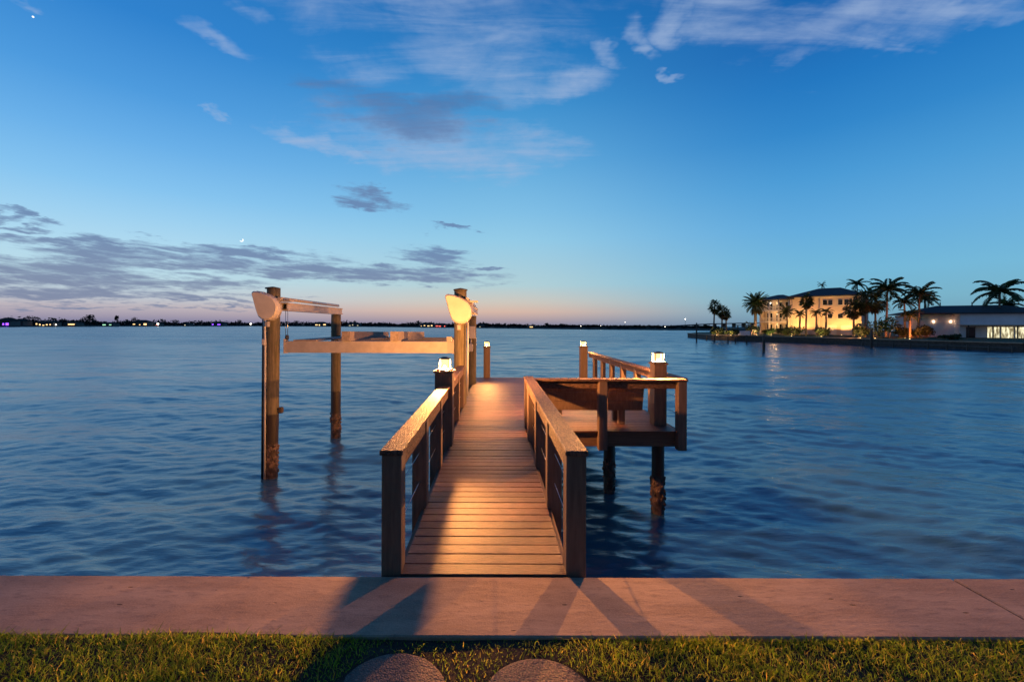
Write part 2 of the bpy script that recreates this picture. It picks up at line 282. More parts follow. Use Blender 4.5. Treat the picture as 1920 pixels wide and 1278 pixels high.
# ------------------------------------------------------------------ mesh builder
def translucent(key, col, fac):
    t = MAT[key].node_tree; b = t.nodes['Principled BSDF']; o = next(n for n in t.nodes if n.type == 'OUTPUT_MATERIAL')
    tr = nnode(t, 'ShaderNodeBsdfTranslucent'); mx = nnode(t, 'ShaderNodeMixShader'); mx.inputs[0].default_value = fac
    src = b.inputs['Base Color'].links[0].from_socket
    t.links.new(Mix(t, 1., src, col, 'MULTIPLY'), tr.inputs[0]); t.links.new(b.outputs[0], mx.inputs[1]); t.links.new(tr.outputs[0], mx.inputs[2]); t.links.new(mx.outputs[0], o.inputs[0])
translucent('grass', (3.6, 3.2, 1.5, 1), .65); translucent('leaf', (1.5, 1.5, 1., 1), .4); translucent('leaf_dry', (1.3, 1.2, 1., 1), .3); translucent('shrub', (1.5, 1.5, 1., 1), .4)
class MB:
    def __init__(s): s.v = []; s.f = []; s.sm = []
    def add(s, vs, fs, smooth=False):
        o = len(s.v); s.v += [tuple(v) for v in vs]; s.f += [tuple(i+o for i in f) for f in fs]; s.sm += [smooth]*len(fs); return s
    def box(s, x0, x1, y0, y1, z0, z1, bev=0.):
        if bev <= 0:
            v = [(x, y, z) for z in (z0, z1) for y in (y0, y1) for x in (x0, x1)]
            return s.add(v, [(0, 2, 3, 1), (4, 5, 7, 6), (0, 1, 5, 4), (2, 6, 7, 3), (0, 4, 6, 2), (1, 3, 7, 5)])
        b = bev; vs = []; rings = []
        for z, i in ((z0, b), (z0+b, 0), (z1-b, 0), (z1, b)):
            k = b if i else 0
            ring = [(x0+k+b*(0 if i else 1), y0+k), (x1-k-b*(0 if i else 1), y0+k), (x1-k, y0+k+b*(0 if i else 1)), (x1-k, y1-k-b*(0 if i else 1)),
                    (x1-k-b*(0 if i else 1), y1-k), (x0+k+b*(0 if i else 1), y1-k), (x0+k, y1-k-b*(0 if i else 1)), (x0+k, y0+k+b*(0 if i else 1))]
            rings.append(len(vs)); vs += [(x, y, z) for x, y in ring]
        fs = [tuple(range(7, -1, -1)), tuple(range(24, 32))]
        for q in range(3):
            for i in range(8):
                j = (i+1) % 8; fs.append((q*8+i, q*8+j, q*8+8+j, q*8+8+i))
        return s.add(vs, fs)
    def obox(s, p, q, w, h, up=(0, 0, 1)):                      # a bar from p to q
        p, q = Vector(p), Vector(q); d = (q-p).normalized(); u = Vector(up); r = d.cross(u).normalized(); u = r.cross(d)
        v = [c+r*a*w/2+u*b*h/2 for c in (p, q) for a, b in ((-1, -1), (1, -1), (1, 1), (-1, 1))]
        return s.add(v, [(3, 2, 1, 0), (4, 5, 6, 7), (0, 1, 5, 4), (1, 2, 6, 5), (2, 3, 7, 6), (3, 0, 4, 7)])
    def tube(s, pts, rad, n=12, caps=True, wob=0.):
        pts = [Vector(p) for p in pts]; rads = rad if isinstance(rad, (list, tuple)) else [rad]*len(pts); vs = []
        a = Vector((1, 0, 0))
        for i, p in enumerate(pts):
            d = (pts[min(i+1, len(pts)-1)]-pts[max(i-1, 0)]).normalized()
            r = d.cross(a) if abs(d.dot(a)) < .95 else d.cross(Vector((0, 1, 0))); r.normalize(); u = d.cross(r)
            for k in range(n):
                t = 2*math.pi*k/n; q = rads[i]*(1+wob*random.uniform(-1, 1)); vs.append(p+r*math.cos(t)*q+u*math.sin(t)*q)
        fs = [(i*n+k, i*n+(k+1) % n, (i+1)*n+(k+1) % n, (i+1)*n+k) for i in range(len(pts)-1) for k in range(n)]
        s.add(vs, fs, True)
        if caps:
            o = len(s.v)-len(vs); s.f += [tuple(o+k for k in range(n-1, -1, -1)), tuple(o+len(vs)-n+k for k in range(n))]; s.sm += [False]*2
        return s
    def prism(s, poly, y0, y1, bev=0.):                         # outline in x,z pushed along y
        n = len(poly); cx = sum(p[0] for p in poly)/n; cz = sum(p[1] for p in poly)/n
        lay = [(y0, 1-bev), (y0+(y1-y0)*.18, 1.), (y1, 1.)] if bev else [(y0, 1.), (y1, 1.)]
        vs = [(cx+(x-cx)*k, y, cz+(z-cz)*k) for y, k in lay for x, z in poly]; L = len(lay)
        fs = [tuple(range(n)), tuple(range(L*n-1, (L-1)*n-1, -1))]+[(q*n+(i+1) % n, q*n+i, q*n+n+i, q*n+n+(i+1) % n) for q in range(L-1) for i in range(n)]
        return s.add(vs, fs)
    def blob(s, c, r, n=7, m=5, j=.25, sq=(1, 1, 1)):
        c = Vector(c); vs = [c+Vector((0, 0, -r*sq[2]))]
        for i in range(1, m):
            p = math.pi*i/m-math.pi/2
            for k in range(n):
                t = 2*math.pi*k/n; q = r*(1+random.uniform(-j, j)); vs.append(c+Vector((math.cos(p)*math.cos(t)*q*sq[0], math.cos(p)*math.sin(t)*q*sq[1], math.sin(p)*q*sq[2])))
        vs.append(c+Vector((0, 0, r*sq[2]))); fs = [(0, 1+(k+1) % n, 1+k) for k in range(n)]
        for i in range(m-2): fs += [(1+i*n+k, 1+i*n+(k+1) % n, 1+i*n+n+(k+1) % n, 1+i*n+n+k) for k in range(n)]
        e = len(vs)-1; fs += [(e, 1+(m-2)*n+k, 1+(m-2)*n+(k+1) % n) for k in range(n)]
        return s.add(vs, fs, True)
    def build(s, name, mat, parent=None, loc=None):
        me = bpy.data.meshes.new(name); me.from_pydata(s.v, [], s.f); me.polygons.foreach_set('use_smooth', s.sm); me.update()
        me.materials.append(MAT[mat]); o = bpy.data.objects.new(name, me); COL.objects.link(o)
        if parent: o.parent = parent
        if loc: o.location = loc
        return o
def quads_mesh(name, V, mat, parent=None, per=4):              # V: (n, per, 3) array of loose faces
    n = V.shape[0]; me = bpy.data.meshes.new(name)
    me.vertices.add(n*per); me.vertices.foreach_set('co', V.reshape(-1).astype(np.float32))
    me.loops.add(n*per); me.loops.foreach_set('vertex_index', np.arange(n*per, dtype=np.int32))
    me.polygons.add(n); me.polygons.foreach_set('loop_start', np.arange(0, n*per, per, dtype=np.int32)); me.polygons.foreach_set('loop_total', np.full(n, per, dtype=np.int32))
    me.update(calc_edges=True); me.validate(); me.materials.append(MAT[mat])
    o = bpy.data.objects.new(name, me); COL.objects.link(o)
    if parent: o.parent = parent
    return o
def leaf_cards(centres, radii, n, size, flat=.8):
    k = RNG.integers(0, len(centres), n); d = RNG.normal(size=(n, 3)); d /= np.linalg.norm(d, axis=1)[:, None]
    rr = RNG.uniform(.35, 1.05, (n, 1))**.6
    P = np.array(centres)[k]+d*rr*np.array(radii)[k]*np.array([1, 1, flat])
    a = RNG.normal(size=(n, 3)); a /= np.linalg.norm(a, axis=1)[:, None]; b = np.cross(a, RNG.normal(size=(n, 3))); b /= np.linalg.norm(b, axis=1)[:, None]
    s = size*RNG.uniform(.5, 1.3, (n, 1))
    return np.stack([P-a*s, P-b*s*.45, P+a*s, P+b*s*.45], axis=1)
def thing(name, label, cat, loc=(0, 0, 0), rz=0., group=None):
    o = bpy.data.objects.new(name, None); COL.objects.link(o); o.location = loc; o.rotation_euler = (0, 0, rz); o.empty_display_size = .2
    return tag(o, label, cat, group)
def tag(o, label=None, cat=None, group=None, kind=None):
    if label: o['label'] = label
    if cat: o['category'] = cat
    if group: o['group'] = group
    if kind: o['kind'] = kind
    return o
def copy_tree(o, parent=None):
    c = o.copy(); COL.objects.link(c)
    if parent: c.parent = parent
    for ch in list(o.children): copy_tree(ch, c)
    return c

# ------------------------------------------------------------------ setting: water, lawn, seawall
WZ = -1.70
def make_water():
    ys = [3.0]
    while ys[-1] < 5000: ys.append(ys[-1]*1.0060+.006)
    ys = np.array(ys); nc = 560; s = np.sign(np.linspace(-1, 1, nc))*np.abs(np.linspace(-1, 1, nc))**1.25
    X = s[None, :]*(ys[:, None]*1.6+9); Y = np.repeat(ys[:, None], nc, 1); Z = np.zeros_like(X)
    sp = np.maximum(np.gradient(ys), ys*.0052)[:, None]
    rg = np.random.default_rng(3)
    for i in range(96):
        lam = .17*(48**(i/95)); th = rg.normal(0, .38)+.16; k = 2*math.pi/lam; amp = lam*rg.uniform(.5, 1.1)*(.0050 if lam < .9 else .0021)
        fade = np.clip((lam/sp-2.2)/2.5, 0, 1)
        ph = k*(X*math.sin(th)+Y*math.cos(th))+rg.uniform(0, 6.28)+.8*np.sin(X*.31+i)*np.sin(Y*.19+2*i)
        Z += amp*fade*(np.sin(ph)+.25*np.sin(2*ph+1.))
    nr = len(ys); V = np.stack([X, Y, Z+WZ], -1).reshape(-1, 3)
    me = bpy.data.meshes.new('water'); me.vertices.add(len(V)); me.vertices.foreach_set('co', V.reshape(-1).astype(np.float32))
    i = np.arange(nr-1)[:, None]*nc+np.arange(nc-1)[None, :]; fq = np.stack([i, i+1, i+nc+1, i+nc], -1).reshape(-1, 4); n = len(fq)
    me.loops.add(n*4); me.loops.foreach_set('vertex_index', fq.reshape(-1).astype(np.int32)); me.polygons.add(n)
    me.polygons.foreach_set('loop_start', np.arange(0, n*4, 4, dtype=np.int32)); me.polygons.foreach_set('loop_total', np.full(n, 4, dtype=np.int32)); me.polygons.foreach_set('use_smooth', np.ones(n, dtype=bool))
    me.update(calc_edges=True); me.materials.append(MAT['water']); o = bpy.data.objects.new('water', me); COL.objects.link(o); tag(o, kind='structure')
make_water()

GZ = -.075
g = MB()
gx = np.linspace(-14, 14, 113); gy = np.linspace(-6, 2.56, 60)
def gz(x): return GZ+.040+.024*(1-math.exp(-((x+.15)/.95)**4))-.022*min(1, max(0, (x-.6)/.4))
vs = [(x, y, gz(x)+.004*math.sin(x*3.1+y*5)+.003*math.sin(x*9.7-y*7)) for y in gy for x in gx]
g.add(vs, [(j*113+i, j*113+i+1, j*113+114+i, j*113+113+i) for j in range(59) for i in range(112)], True)
tag(g.build('ground', 'soil'), kind='structure')

sw = thing('seawall', 'wide pale concrete seawall cap crossing the foreground between lawn and water', 'seawall', (0, 2.85, -.5))
for x0, x1 in ((-15, -6.2), (-6.182, 3.356), (3.376, 15)):
    MB().box(x0, x1, 2.54-2.85, 3.14-2.85, .34, .49, .008).build('cap_slab', 'concrete', sw)
MB().box(-15, 15, 2.72-2.85, 3.06-2.85, -3.5, .338).build('wall_face', 'concrete_face', sw)

# stepping stones
for px_, y_, lab in ((-.535, 2.135, 'round pebbled stepping stone in front of the left railing end'), (.235, 2.10, 'round pebbled stepping stone in front of the walkway, right of the other stone')):
    m = MB(); n = 48; prof = [(.0, .020), (.283, .020), (.298, .014), (.306, .0), (.306, -.06)]
    vs = []
    for r, z in prof[1:]:
        vs += [(r*math.cos(2*math.pi*k/n)*(1+.006*math.sin(5*k)), r*math.sin(2*math.pi*k/n), z) for k in range(n)]
    vs.append((0, 0, .021)); c = len(vs)-1
    fs = [(c, k, (k+1) % n) for k in range(n)]+[(q*n+k, q*n+n+k, q*n+n+(k+1) % n, q*n+(k+1) % n) for q in range(3) for k in range(n)]
    m.add(vs, fs, True); tag(m.build('stepping_stone', 'paver', loc=(px_, y_, GZ+.029)), lab, 'stepping stone', 'round stepping stones in the lawn')

def make_grass():
    n = 150000
    x = RNG.uniform(-7.6, 7.6, n); y = 2.53-RNG.uniform(0, 1, n)**1.3*1.15
    keep = np.ones(n, bool)
    for cx_, cy_ in ((-.535, 2.135), (.235, 2.10)): keep &= (np.hypot(x-cx_, y-cy_) > .298)
    bare = np.exp(-((x+.15)/.62)**4)
    patchy = .5+.5*np.sin(x*4.1+1.3*np.sin(y*9+x*2))*np.sin(x*1.7+y*6)
    keep &= RNG.uniform(0, 1, n) > bare*.66
    keep &= RNG.uniform(0, 1, n) > .35*(1-patchy)
    x, y, bare, patchy = x[keep], y[keep], bare[keep], patchy[keep]; n = len(x)
    # more grass farther along the bank, thinner, to the sides and behind
    m = 16000; x = np.concatenate([x, RNG.uniform(-11, 11, m)]); y = np.concatenate([y, RNG.uniform(-2, 2.52, m)]); bare = np.concatenate([bare, np.zeros(m)]); patchy = np.concatenate([patchy, np.ones(m)*.5])
    ok = np.hypot(x+.535, y-2.135) > .30; ok &= np.hypot(x-.235, y-2.10) > .30; x, y, bare, patchy = x[ok], y[ok], bare[ok], patchy[ok]; n = len(x)
    h = RNG.uniform(.02, .072, n)*(1-.4*bare)*(.75+.4*patchy); w = RNG.uniform(.0016, .0032, n); a = RNG.uniform(0, 2*math.pi, n); la = RNG.uniform(0, 2*math.pi, n); l = h*RNG.uniform(.15, 1.0, n)
    h = np.where(RNG.uniform(0, 1, n) > .97, h*1.35, h)
    z0 = GZ+.040+.024*(1-np.exp(-((x+.15)/.95)**4))-.022*np.clip((x-.6)/.4, 0, 1)-.008
    ca, sa, cl, sl = np.cos(a), np.sin(a), np.cos(la), np.sin(la)
    def P(sx, t, ww): return np.stack([x+ca*sx*w*ww+cl*l*t*t, y+sa*sx*w*ww+sl*l*t*t, z0+h*t*(1-.25*t)], -1)
    V = [P(-1, 0, 1), P(1, 0, 1), P(1, .5, .9), P(-1, .5, .9), P(1, .8, .6), P(-1, .8, .6), P(0, 1.08, 0)]
    V = np.stack(V, 1); nv = 7
    me = bpy.data.meshes.new('grass'); me.vertices.add(n*nv); me.vertices.foreach_set('co', V.reshape(-1).astype(np.float32))
    base = np.arange(n)[:, None]*nv; li = np.concatenate([base+np.array([0, 1, 2, 3]), base+np.array([3, 2, 4, 5]), base+np.array([5, 4, 6])], 1)
    me.loops.add(n*11); me.loops.foreach_set('vertex_index', li.reshape(-1).astype(np.int32)); me.polygons.add(n*3)
    st = np.arange(n)[:, None]*11+np.array([0, 4, 8]); me.polygons.foreach_set('loop_start', st.reshape(-1).astype(np.int32)); me.polygons.foreach_set('loop_total', np.tile([4, 4, 3], n).astype(np.int32))
    me.update(calc_edges=True); me.materials.append(MAT['grass']); o = bpy.data.objects.new('grass', me); COL.objects.link(o)
    tag(o, 'short green and straw lawn grass along the seawall', 'grass', kind='stuff')
make_grass()

# ------------------------------------------------------------------ the dock
XL, XR = -.69, .535            # inner faces of the walkway posts
Y0, YP, YE = 3.155, 7.55, 14.9 # near end, platform front, far end
XP = 3.22                      # right side of the platform
dock = thing('dock', 'brown composite plank dock running from the seawall out over the water', 'dock', (0, 0, 0))
d = MB(); y = Y0; pitch = .1425
while y < YE-.1:
    w = pitch-.009; j = random.uniform(-.0015, .0015)
    x1 = XR+.004 if y+w < YP else XP
    d.box(XL-.004, x1, y, y+w, -.027+j, j, .003); y += pitch
d.build('deck', 'deck', dock)
fa = MB()
for x in (XL-.045, XR+.006): fa.box(x, x+.038, Y0+.01, YP if x > 0 else YE, -.30, -.029)
fa.build('stringer', 'fascia', dock)
MB().box(XR+.046, XP+.04, YP-.045, YP-.006, -.285, -.0005).build('front_fascia', 'fascia', dock)
MB().box(XP+.003, XP+.041, YP-.004, YE+.04, -.285, -.002).build('side_fascia', 'fascia', dock)
MB().box(XL-.005, XP, YE+.003, YE+.041, -.285, -.002).build('end_fascia', 'fascia', dock)
jo = MB()
for x in (.95, 1.5, 2.05, 2.6): jo.box(x-.02, x+.02, YP, YE, -.25, -.03)
for yy in (8.4, 10.6, 12.8, 14.6): jo.box(XL+.02, XP-.02, yy-.06, yy+.06, -.46, -.251)
jo.build('joists', 'timber', dock)

def add_pile(parent, x, y, z1, r=.13, z0=-3.2, lean=(0, 0), crust=True, square=False):
    m = MB(); pts = []; N = 26
    for i in range(N+1):
        t = i/N; z = z0+(z1-z0)*t; pts.append((x+lean[0]*(z-WZ), y+lean[1]*(z-WZ), z))
    m.tube(pts, [r*(1.04-.07*i/N) for i in range(N+1)], 18, True, .02)
    if crust:
        for i in range(90):
            a = random.uniform(0, 6.28); z = max(-.95-abs(random.gauss(0, .42)), WZ-.25)
            m.blob((x+lean[0]*(z-WZ)+math.cos(a)*r*.99, y+lean[1]*(z-WZ)+math.sin(a)*r*.99, z), random.uniform(.012, .034), 6, 4, .4, (1, 1, 1.3))
    p = m.build('pile', 'pile', parent)
    return p
for x, yy in ((XL-.085, 6.6), (3.05, 7.96), (2.42, 9.0), (.62, 9.0), (-.45, 11.), (3.05, 11.2), (1.4, 11.6), (-.28, 15.08), (3.13, 15.08)):
    add_pile(dock, x, yy, -.03 if (x, yy) not in ((XL-.085, 6.6),) else -.02, .115)

def railing(label, posts, cap, capmat, apron, cables, zb=-.32):
    # the part is cap and apron board; posts and cables are its sub-parts
    r = MB()
    for b in cap: r.box(*b, .006)
    for b in apron: r.box(*b, .004)
    o = r.build('railing', capmat, dock); o['label'] = label
    for (x0, x1, y0, y1) in posts: MB().box(x0, x1, y0, y1, zb, .872, .006).build('post', 'post', o)
    for p, q in cables: MB().tube([p, q], .0032, 8).build('cable', 'steel', o)
    return o
CT, CB = .912, .874
PW = .148
ly = [3.165, 4.34, 5.52]; ry = [3.165, 4.32, 5.56, 6.84]
railing('walkway railing on the left, near the lawn', [(XL-PW, XL, y, y+PW) for y in ly],
        [(XL-PW-.012, XL+.012, 3.145, 6.46, CB, CT)], 'cap_y', [(XL-.052, XL-.014, a+PW+.002, b-.002, .735, .872) for a, b in zip(ly, ly[1:]+[6.46])],
        [((XL-.075, 3.2, z), (XL-.075, 6.5, z)) for z in (.54, .24)])
ly2 = [6.98, 8.3, 9.55]
railing('farther railing on the left, beside the boat lift', [(XL-PW, XL, y, y+PW) for y in ly2],
        [(XL-PW-.012+.0, XL+.012, 6.745, 9.72, CB, CT)], 'cap_y', [(XL-.052, XL-.014, a+PW+.002, b-.002, .735, .872) for a, b in zip([6.745-PW]+ly2, ly2)],
        [((XL-.075, 6.74, z), (XL-.075, 9.6, z)) for z in (.54, .24)])
railing('walkway railing on the right', [(XR, XR+PW, y, y+PW) for y in ry]+[(XR, XR+PW, 7.61, 7.61+PW)],
        [(XR-.012, XR+PW+.012, 3.145, 7.775, CB, CT)], 'cap_y', [(XR+.014, XR+.052, a+PW+.002, b-.002, .735, .872) for a, b in zip(ry, ry[1:]+[7.61])],
        [((XR+.075, 3.2, z), (XR+.075, 7.7, z)) for z in (.54, .24)])
yf = YP-.045
railing('platform railing facing the lawn', [(1.80, 1.80+PW, yf-PW, yf-.002), (XP-.05, XP-.05+PW, yf-PW, yf-.002)],
        [(XR+PW+.016, XP+.115, yf-PW-.012, yf+.035, CB-.001, CT-.001)], 'cap_x', [(XR+PW+.004, XP-.054, yf-.04, yf-.004, .735, .872)], [])
sy = [8.95, 9.9, 11.0, 12.05, 13.05, 14.1]
xs = XP+.045
railing('platform railing along the open water on the right', [(xs, xs+PW-.02, y, y+PW) for y in sy],
        [(xs-.04, xs+PW, yf+.04, YE-.02, CB, CT)], 'cap_y', [(xs+.004, xs+.04, a+PW+.002, b-.002, .735, .872) for a, b in zip([yf]+sy, sy+[YE-.03])],
        [((xs+.06, yf, z), (xs+.06, YE-.05, z)) for z in (.54, .24)])

# lamps on their posts
def dock_lamp(label, x, y, w, top, z0):
    t = thing('dock_lamp', label, 'lamp', (x, y, 0), 0, 'lit lamps on the dock posts')
    h = w/2
    MB().box(-h, h, -h, h, z0, top-.03, .006).build('post', 'post', t)
    MB().box(-h-.022, h+.022, -h-.022, h+.022, top-.03, top, .006).build('post_cap', 'post', t)
    L = MB(); a = .046
    L.box(-.115, .115, -.115, .115, top+.0005, top+.022, .004)
    for sx in (-1, 1):
        for sy_ in (-1, 1): L.box(sx*.078-.006, sx*.078+.006, sy_*.078-.006, sy_*.078+.006, top+.022, top+.172)
    b = .095
    L.add([(-b, -b, top+.172), (b, -b, top+.172), (b, b, top+.172), (-b, b, top+.172), (-.03, -.03, top+.205), (.03, -.03, top+.205), (.03, .03, top+.205), (-.03, .03, top+.205)],
          [(3, 2, 1, 0), (0, 1, 5, 4), (1, 2, 6, 5), (2, 3, 7, 6), (3, 0, 4, 7), (4, 5, 6, 7)])
    lan = L.build('lantern', 'darkmetal', t)
    MB().tube([(0, 0, top+.0225), (0, 0, top+.04), (0, 0, top+.055), (0, 0, top+.062)], [.014, .028, .028, .012], 12).build('bulb', 'lampglass', lan)
    l = bpy.data.lights.new('lamp_light', 'POINT'); l.energy = LAMP_P*(.36 if y > 9 else (1. if x < 0 else 1.7)); l.color = LAMP_COL; l.shadow_soft_size = .028
    q = bpy.data.objects.new('lamp_light', l); COL.objects.link(q); q.parent = lan; q.location = (0, 0, top+.105)
    MB().box(-.071, .071, -.071, .071, top+.0225, top+.1715).build('lamp_glass', 'lantern_glass', lan)
    return t
dock_lamp('lit lamp on the square post between the two left railing sections', XL-.085, 6.6, .27, 1.14, -.3)
dock_lamp('lit lamp on the platform corner post above the bench end', 3.05, 7.96, .23, 1.15, .0)
dock_lamp('lit lamp on the lone post at the open end of the walkway', -.28, 15.08, .23, 1.07, -.3)
dock_lamp('lit lamp at the far corner where the platform side railing ends', 3.13, 15.08, .25, 1.09, -.3)

# bench with its back to the lawn
bt = thing('bench', 'brown slatted bench on the platform, its solid back to the lawn', 'bench', (1.75, 7.95, 0))
b = MB()
for k in range(3): b.obox((-1.02, -.07-.036*k, .36+.175*k), (.98, -.07-.036*k, .36+.175*k), .028, .173, (0, -.2, 1))
b.build('backrest', 'post', bt)
b = MB()
for k in range(3): b.box(-1.02, .98, .04+k*.148, .182+k*.148, .41, .438, .003)
b.build('seat', 'cap_x', bt)
b = MB().box(-1.0, .96, .46, .484, .30, .408); b.build('seat_apron', 'fascia', bt)
for x in (-.55, .62):
    MB().box(x-.06, x+.06, .0, .09, .0, .408, .004).build('leg', 'post', bt)
    MB().box(x-.06, x+.06, .36, .45, .0, .408, .004).build('leg', 'post', bt)
    MB().obox((x, -.03, .30), (x, -.115, .80), .09, .035, (0, -1, 0)).build('back_brace', 'post', bt)

# ------------------------------------------------------------------ boat lift
lift = thing('boat_lift', 'cream painted boat lift on four tall timber piles left of the dock', 'boat lift', (0, 0, 0))
pf = add_pile(lift, -5.24, 10., 2.66, .15, lean=(.012, 0)); pb = add_pile(lift, -4.99, 13.4, 2.15, .15)
pr = add_pile(lift, -.81, 10., 2.64, .15); pq = add_pile(lift, -.73, 13.4, 2.12, .15)
for p, x, y, z in ((pf, -5.21, 10., 2.66), (pr, -.81, 10., 2.64)):
    MB().tube([(x, y, z+.002), (x, y, z+.03), (x, y, z+.06)], [.165, .165, .02], 18).build('pile_cap', 'darkmetal', p)
for x0 in (-5.06, -.74):
    bm = MB(); bm.box(x0, x0+.2, 10.02, 13.62, 2.315, 2.35); bm.box(x0, x0+.2, 10.02, 13.62, 2.155, 2.19); bm.box(x0+.155, x0+.18, 10.03, 13.61, 2.19, 2.315); bm.box(x0+.02, x0+.045, 10.03, 13.61, 2.19, 2.315)
    bm.build('top_beam', 'alu', lift)
    MB().tube([(x0+.10, 9.8, 2.43), (x0+.10, 13.5, 2.43)], .04, 12).build('winder_shaft', 'alu', lift)
    MB().box(x0-.02, x0+.34, 9.85, 10.05, 2.36, 2.40).build('motor_bracket', 'alu', lift)
shape = [(-.30, .335), (-.27, .36), (-.24, .366), (-.095, .345), (-.05, .325), (.05, .295), (.14, .25), (.22, .19), (.28, .115), (.315, .02), (.312, -.085), (.28, -.175), (.22, -.245), (.13, -.293), (.02, -.302), (-.07, -.272), (-.14, -.215), (-.18, -.12), (-.225, .017), (-.275, .20), (-.305, .305)]
shape = shape[::-1]
for xc, zc in ((-5.22, 2.225), (-.84, 2.17)):
    c = MB(); c.prism([(xc+x*.96, zc+z*.99) for x, z in shape], 9.62, 9.82, .10); cv = c.build('drive_cover', 'cover', lift)
    c = MB(); c.prism([(xc+x*1.0, zc+z*1.03) for x, z in shape], 9.795, 9.835); c.build('cover_rim', 'alu', cv)
    MB().box(xc-.02, xc+.06, 9.70, 9.80, zc-.45, zc-.325, .01).build('switch', 'alu', cv)
# cradle
def ibeam(y0):
    m = MB(); m.box(-4.92, -.98, y0, y0+.16, 1.415, 1.445); m.box(-4.92, -.98, y0, y0+.16, 1.175, 1.205); m.box(-4.92, -.98, y0+.004, y0+.03, 1.205, 1.415)
    b = m.build('cradle_beam', 'alu', lift)
    for x in (-4.93, -.975): MB().box(x-.012, x+.02, y0-.01, y0+.17, 1.16, 1.50).build('end_plate', 'alu', b)
ibeam(9.98); ibeam(13.3)
for x in (-3.47, -2.34):
    MB().obox((x, 9.92, 1.57), (x, 13.55, 1.50), .19, .22).build('bunk', 'bunk', lift)
    for yy in (10.02, 13.34): MB().box(x-.13, x+.13, yy, yy+.08, 1.4455, 1.475 if yy > 12 else 1.46).build('bunk_bracket', 'alu', lift)
MB().box(-4.72, -4.18, 9.99, 13.45, 1.4465, 1.478).build('walkboard', 'bunk', lift)
MB().box(-1.13, -1.02, 10.0, 10.14, 1.446, 1.56).build('guide_bracket', 'alu', lift)
for x, yy, z1 in ((-4.885, 10.06, 2.16), (-4.945, 10.08, 2.16), (-4.885, 13.38, 2.16), (-.93, 10.2, 2.2), (-.66, 13.36, 2.16)):
    MB().tube([(x, yy, 1.47), (x, yy, z1)], .006, 6).build('lift_cable', 'steel', lift)
for x, yy in ((-4.9, 10.06), (-4.9, 13.36)): MB().tube([(x-.02, yy, 1.53), (x+.02, yy, 1.53)], .06, 14).build('pulley', 'darkmetal', lift)
MB().tube([(-5.30, 9.80, 1.95), (-5.285, 9.80, 1.75), (-5.285, 9.82, 1.40), (-5.30, 9.835, -1.75)], .024, 10).build('conduit', 'boxes', lift)
MB().tube([(-5.37, 9.90, 2.0), (-5.385, 9.90, -1.75)], .03, 8).build('conduit', 'darkmetal', lift)
MB().box(-5.33, -5.25, 9.74, 9.815, 1.36, 1.5, .01).build('junction_box', 'boxes', lift)
MB().box(-5.06, -4.96, 9.95, 10.05, -.24, -.1, .02).build('pile_bumper', 'timber', lift)
MB().box(-.83, -.61, 13.10, 13.245, 1.42, 1.80, .01).build('control_box', 'boxes', lift)
MB().box(-.86, -.68, 13.10, 13.245, 1.02, 1.25, .01).build('control_box', 'boxes', lift)
MB().tube([(-.62, 9.86, 1.9), (-.63, 9.84, .2)], .02, 8).build('conduit', 'boxes', lift)
MB().tube([(-.74, 13.2, 1.42), (-.74, 13.2, 1.25)], .02, 8).build('conduit', 'boxes', lift)

# ------------------------------------------------------------------ palms, shrubs, trees
def frond(base, ang, pitch, L, droop, n=20, leaf=.55, w=.05):
    pts = []; p = Vector(base); e = pitch
    for i in range(n+1):
        pts.append(p.copy()); dv = Vector((math.cos(ang)*math.cos(e), math.sin(ang)*math.cos(e), math.sin(e))); p = p+dv*L/n; e -= droop/n*(0.4+1.2*i/n)
    Q = []; side = Vector((-math.sin(ang), math.cos(ang), 0))
    for i in range(1, n+1):
        t = i/n; ln = leaf*math.sin(math.pi*min(1, .12+.83*t))**.6; dirv = (pts[i]-pts[i-1]).normalized()
        for sg in (-1, 1):
            tip = pts[i]+side*sg*ln*.85+dirv*ln*.45-Vector((0, 0, ln*random.uniform(.25, .6)))
            a = pts[i]-dirv*w; c = pts[i]+dirv*w; md = (pts[i]*.45+tip*.55)
            Q.append([a, md-dirv*w*.9, tip, md+dirv*w*.9+Vector((0, 0, .02))]); 
        up = Vector((0, 0, w*.5)); Q.append([pts[i-1]-up, pts[i]-up, pts[i]+up, pts[i-1]+up])
    return Q
def fan(base, ang, pitch, L, n=11, size=.8):
    dv = Vector((math.cos(ang)*math.cos(pitch), math.sin(ang)*math.cos(pitch), math.sin(pitch))); hub = Vector(base)+dv*L
    side = Vector((-math.sin(ang), math.cos(ang), 0)); Q = [[Vector(base)-side*.03, Vector(base)+side*.03, hub+side*.03, hub-side*.03]]
    up = side.cross(dv)
    for k in range(n):
        t = (k/(n-1)-.5)*3.6; dd = dv*math.cos(t)+side*math.sin(t); tip = hub+dd*size+Vector((0, 0, -size*random.uniform(.2, .6)))
        nn = dd.cross(Vector((0, 0, 1))).normalized()*.15; md = hub*.4+tip*.6
        Q.append([hub, md-nn, tip, md+nn])
    return Q
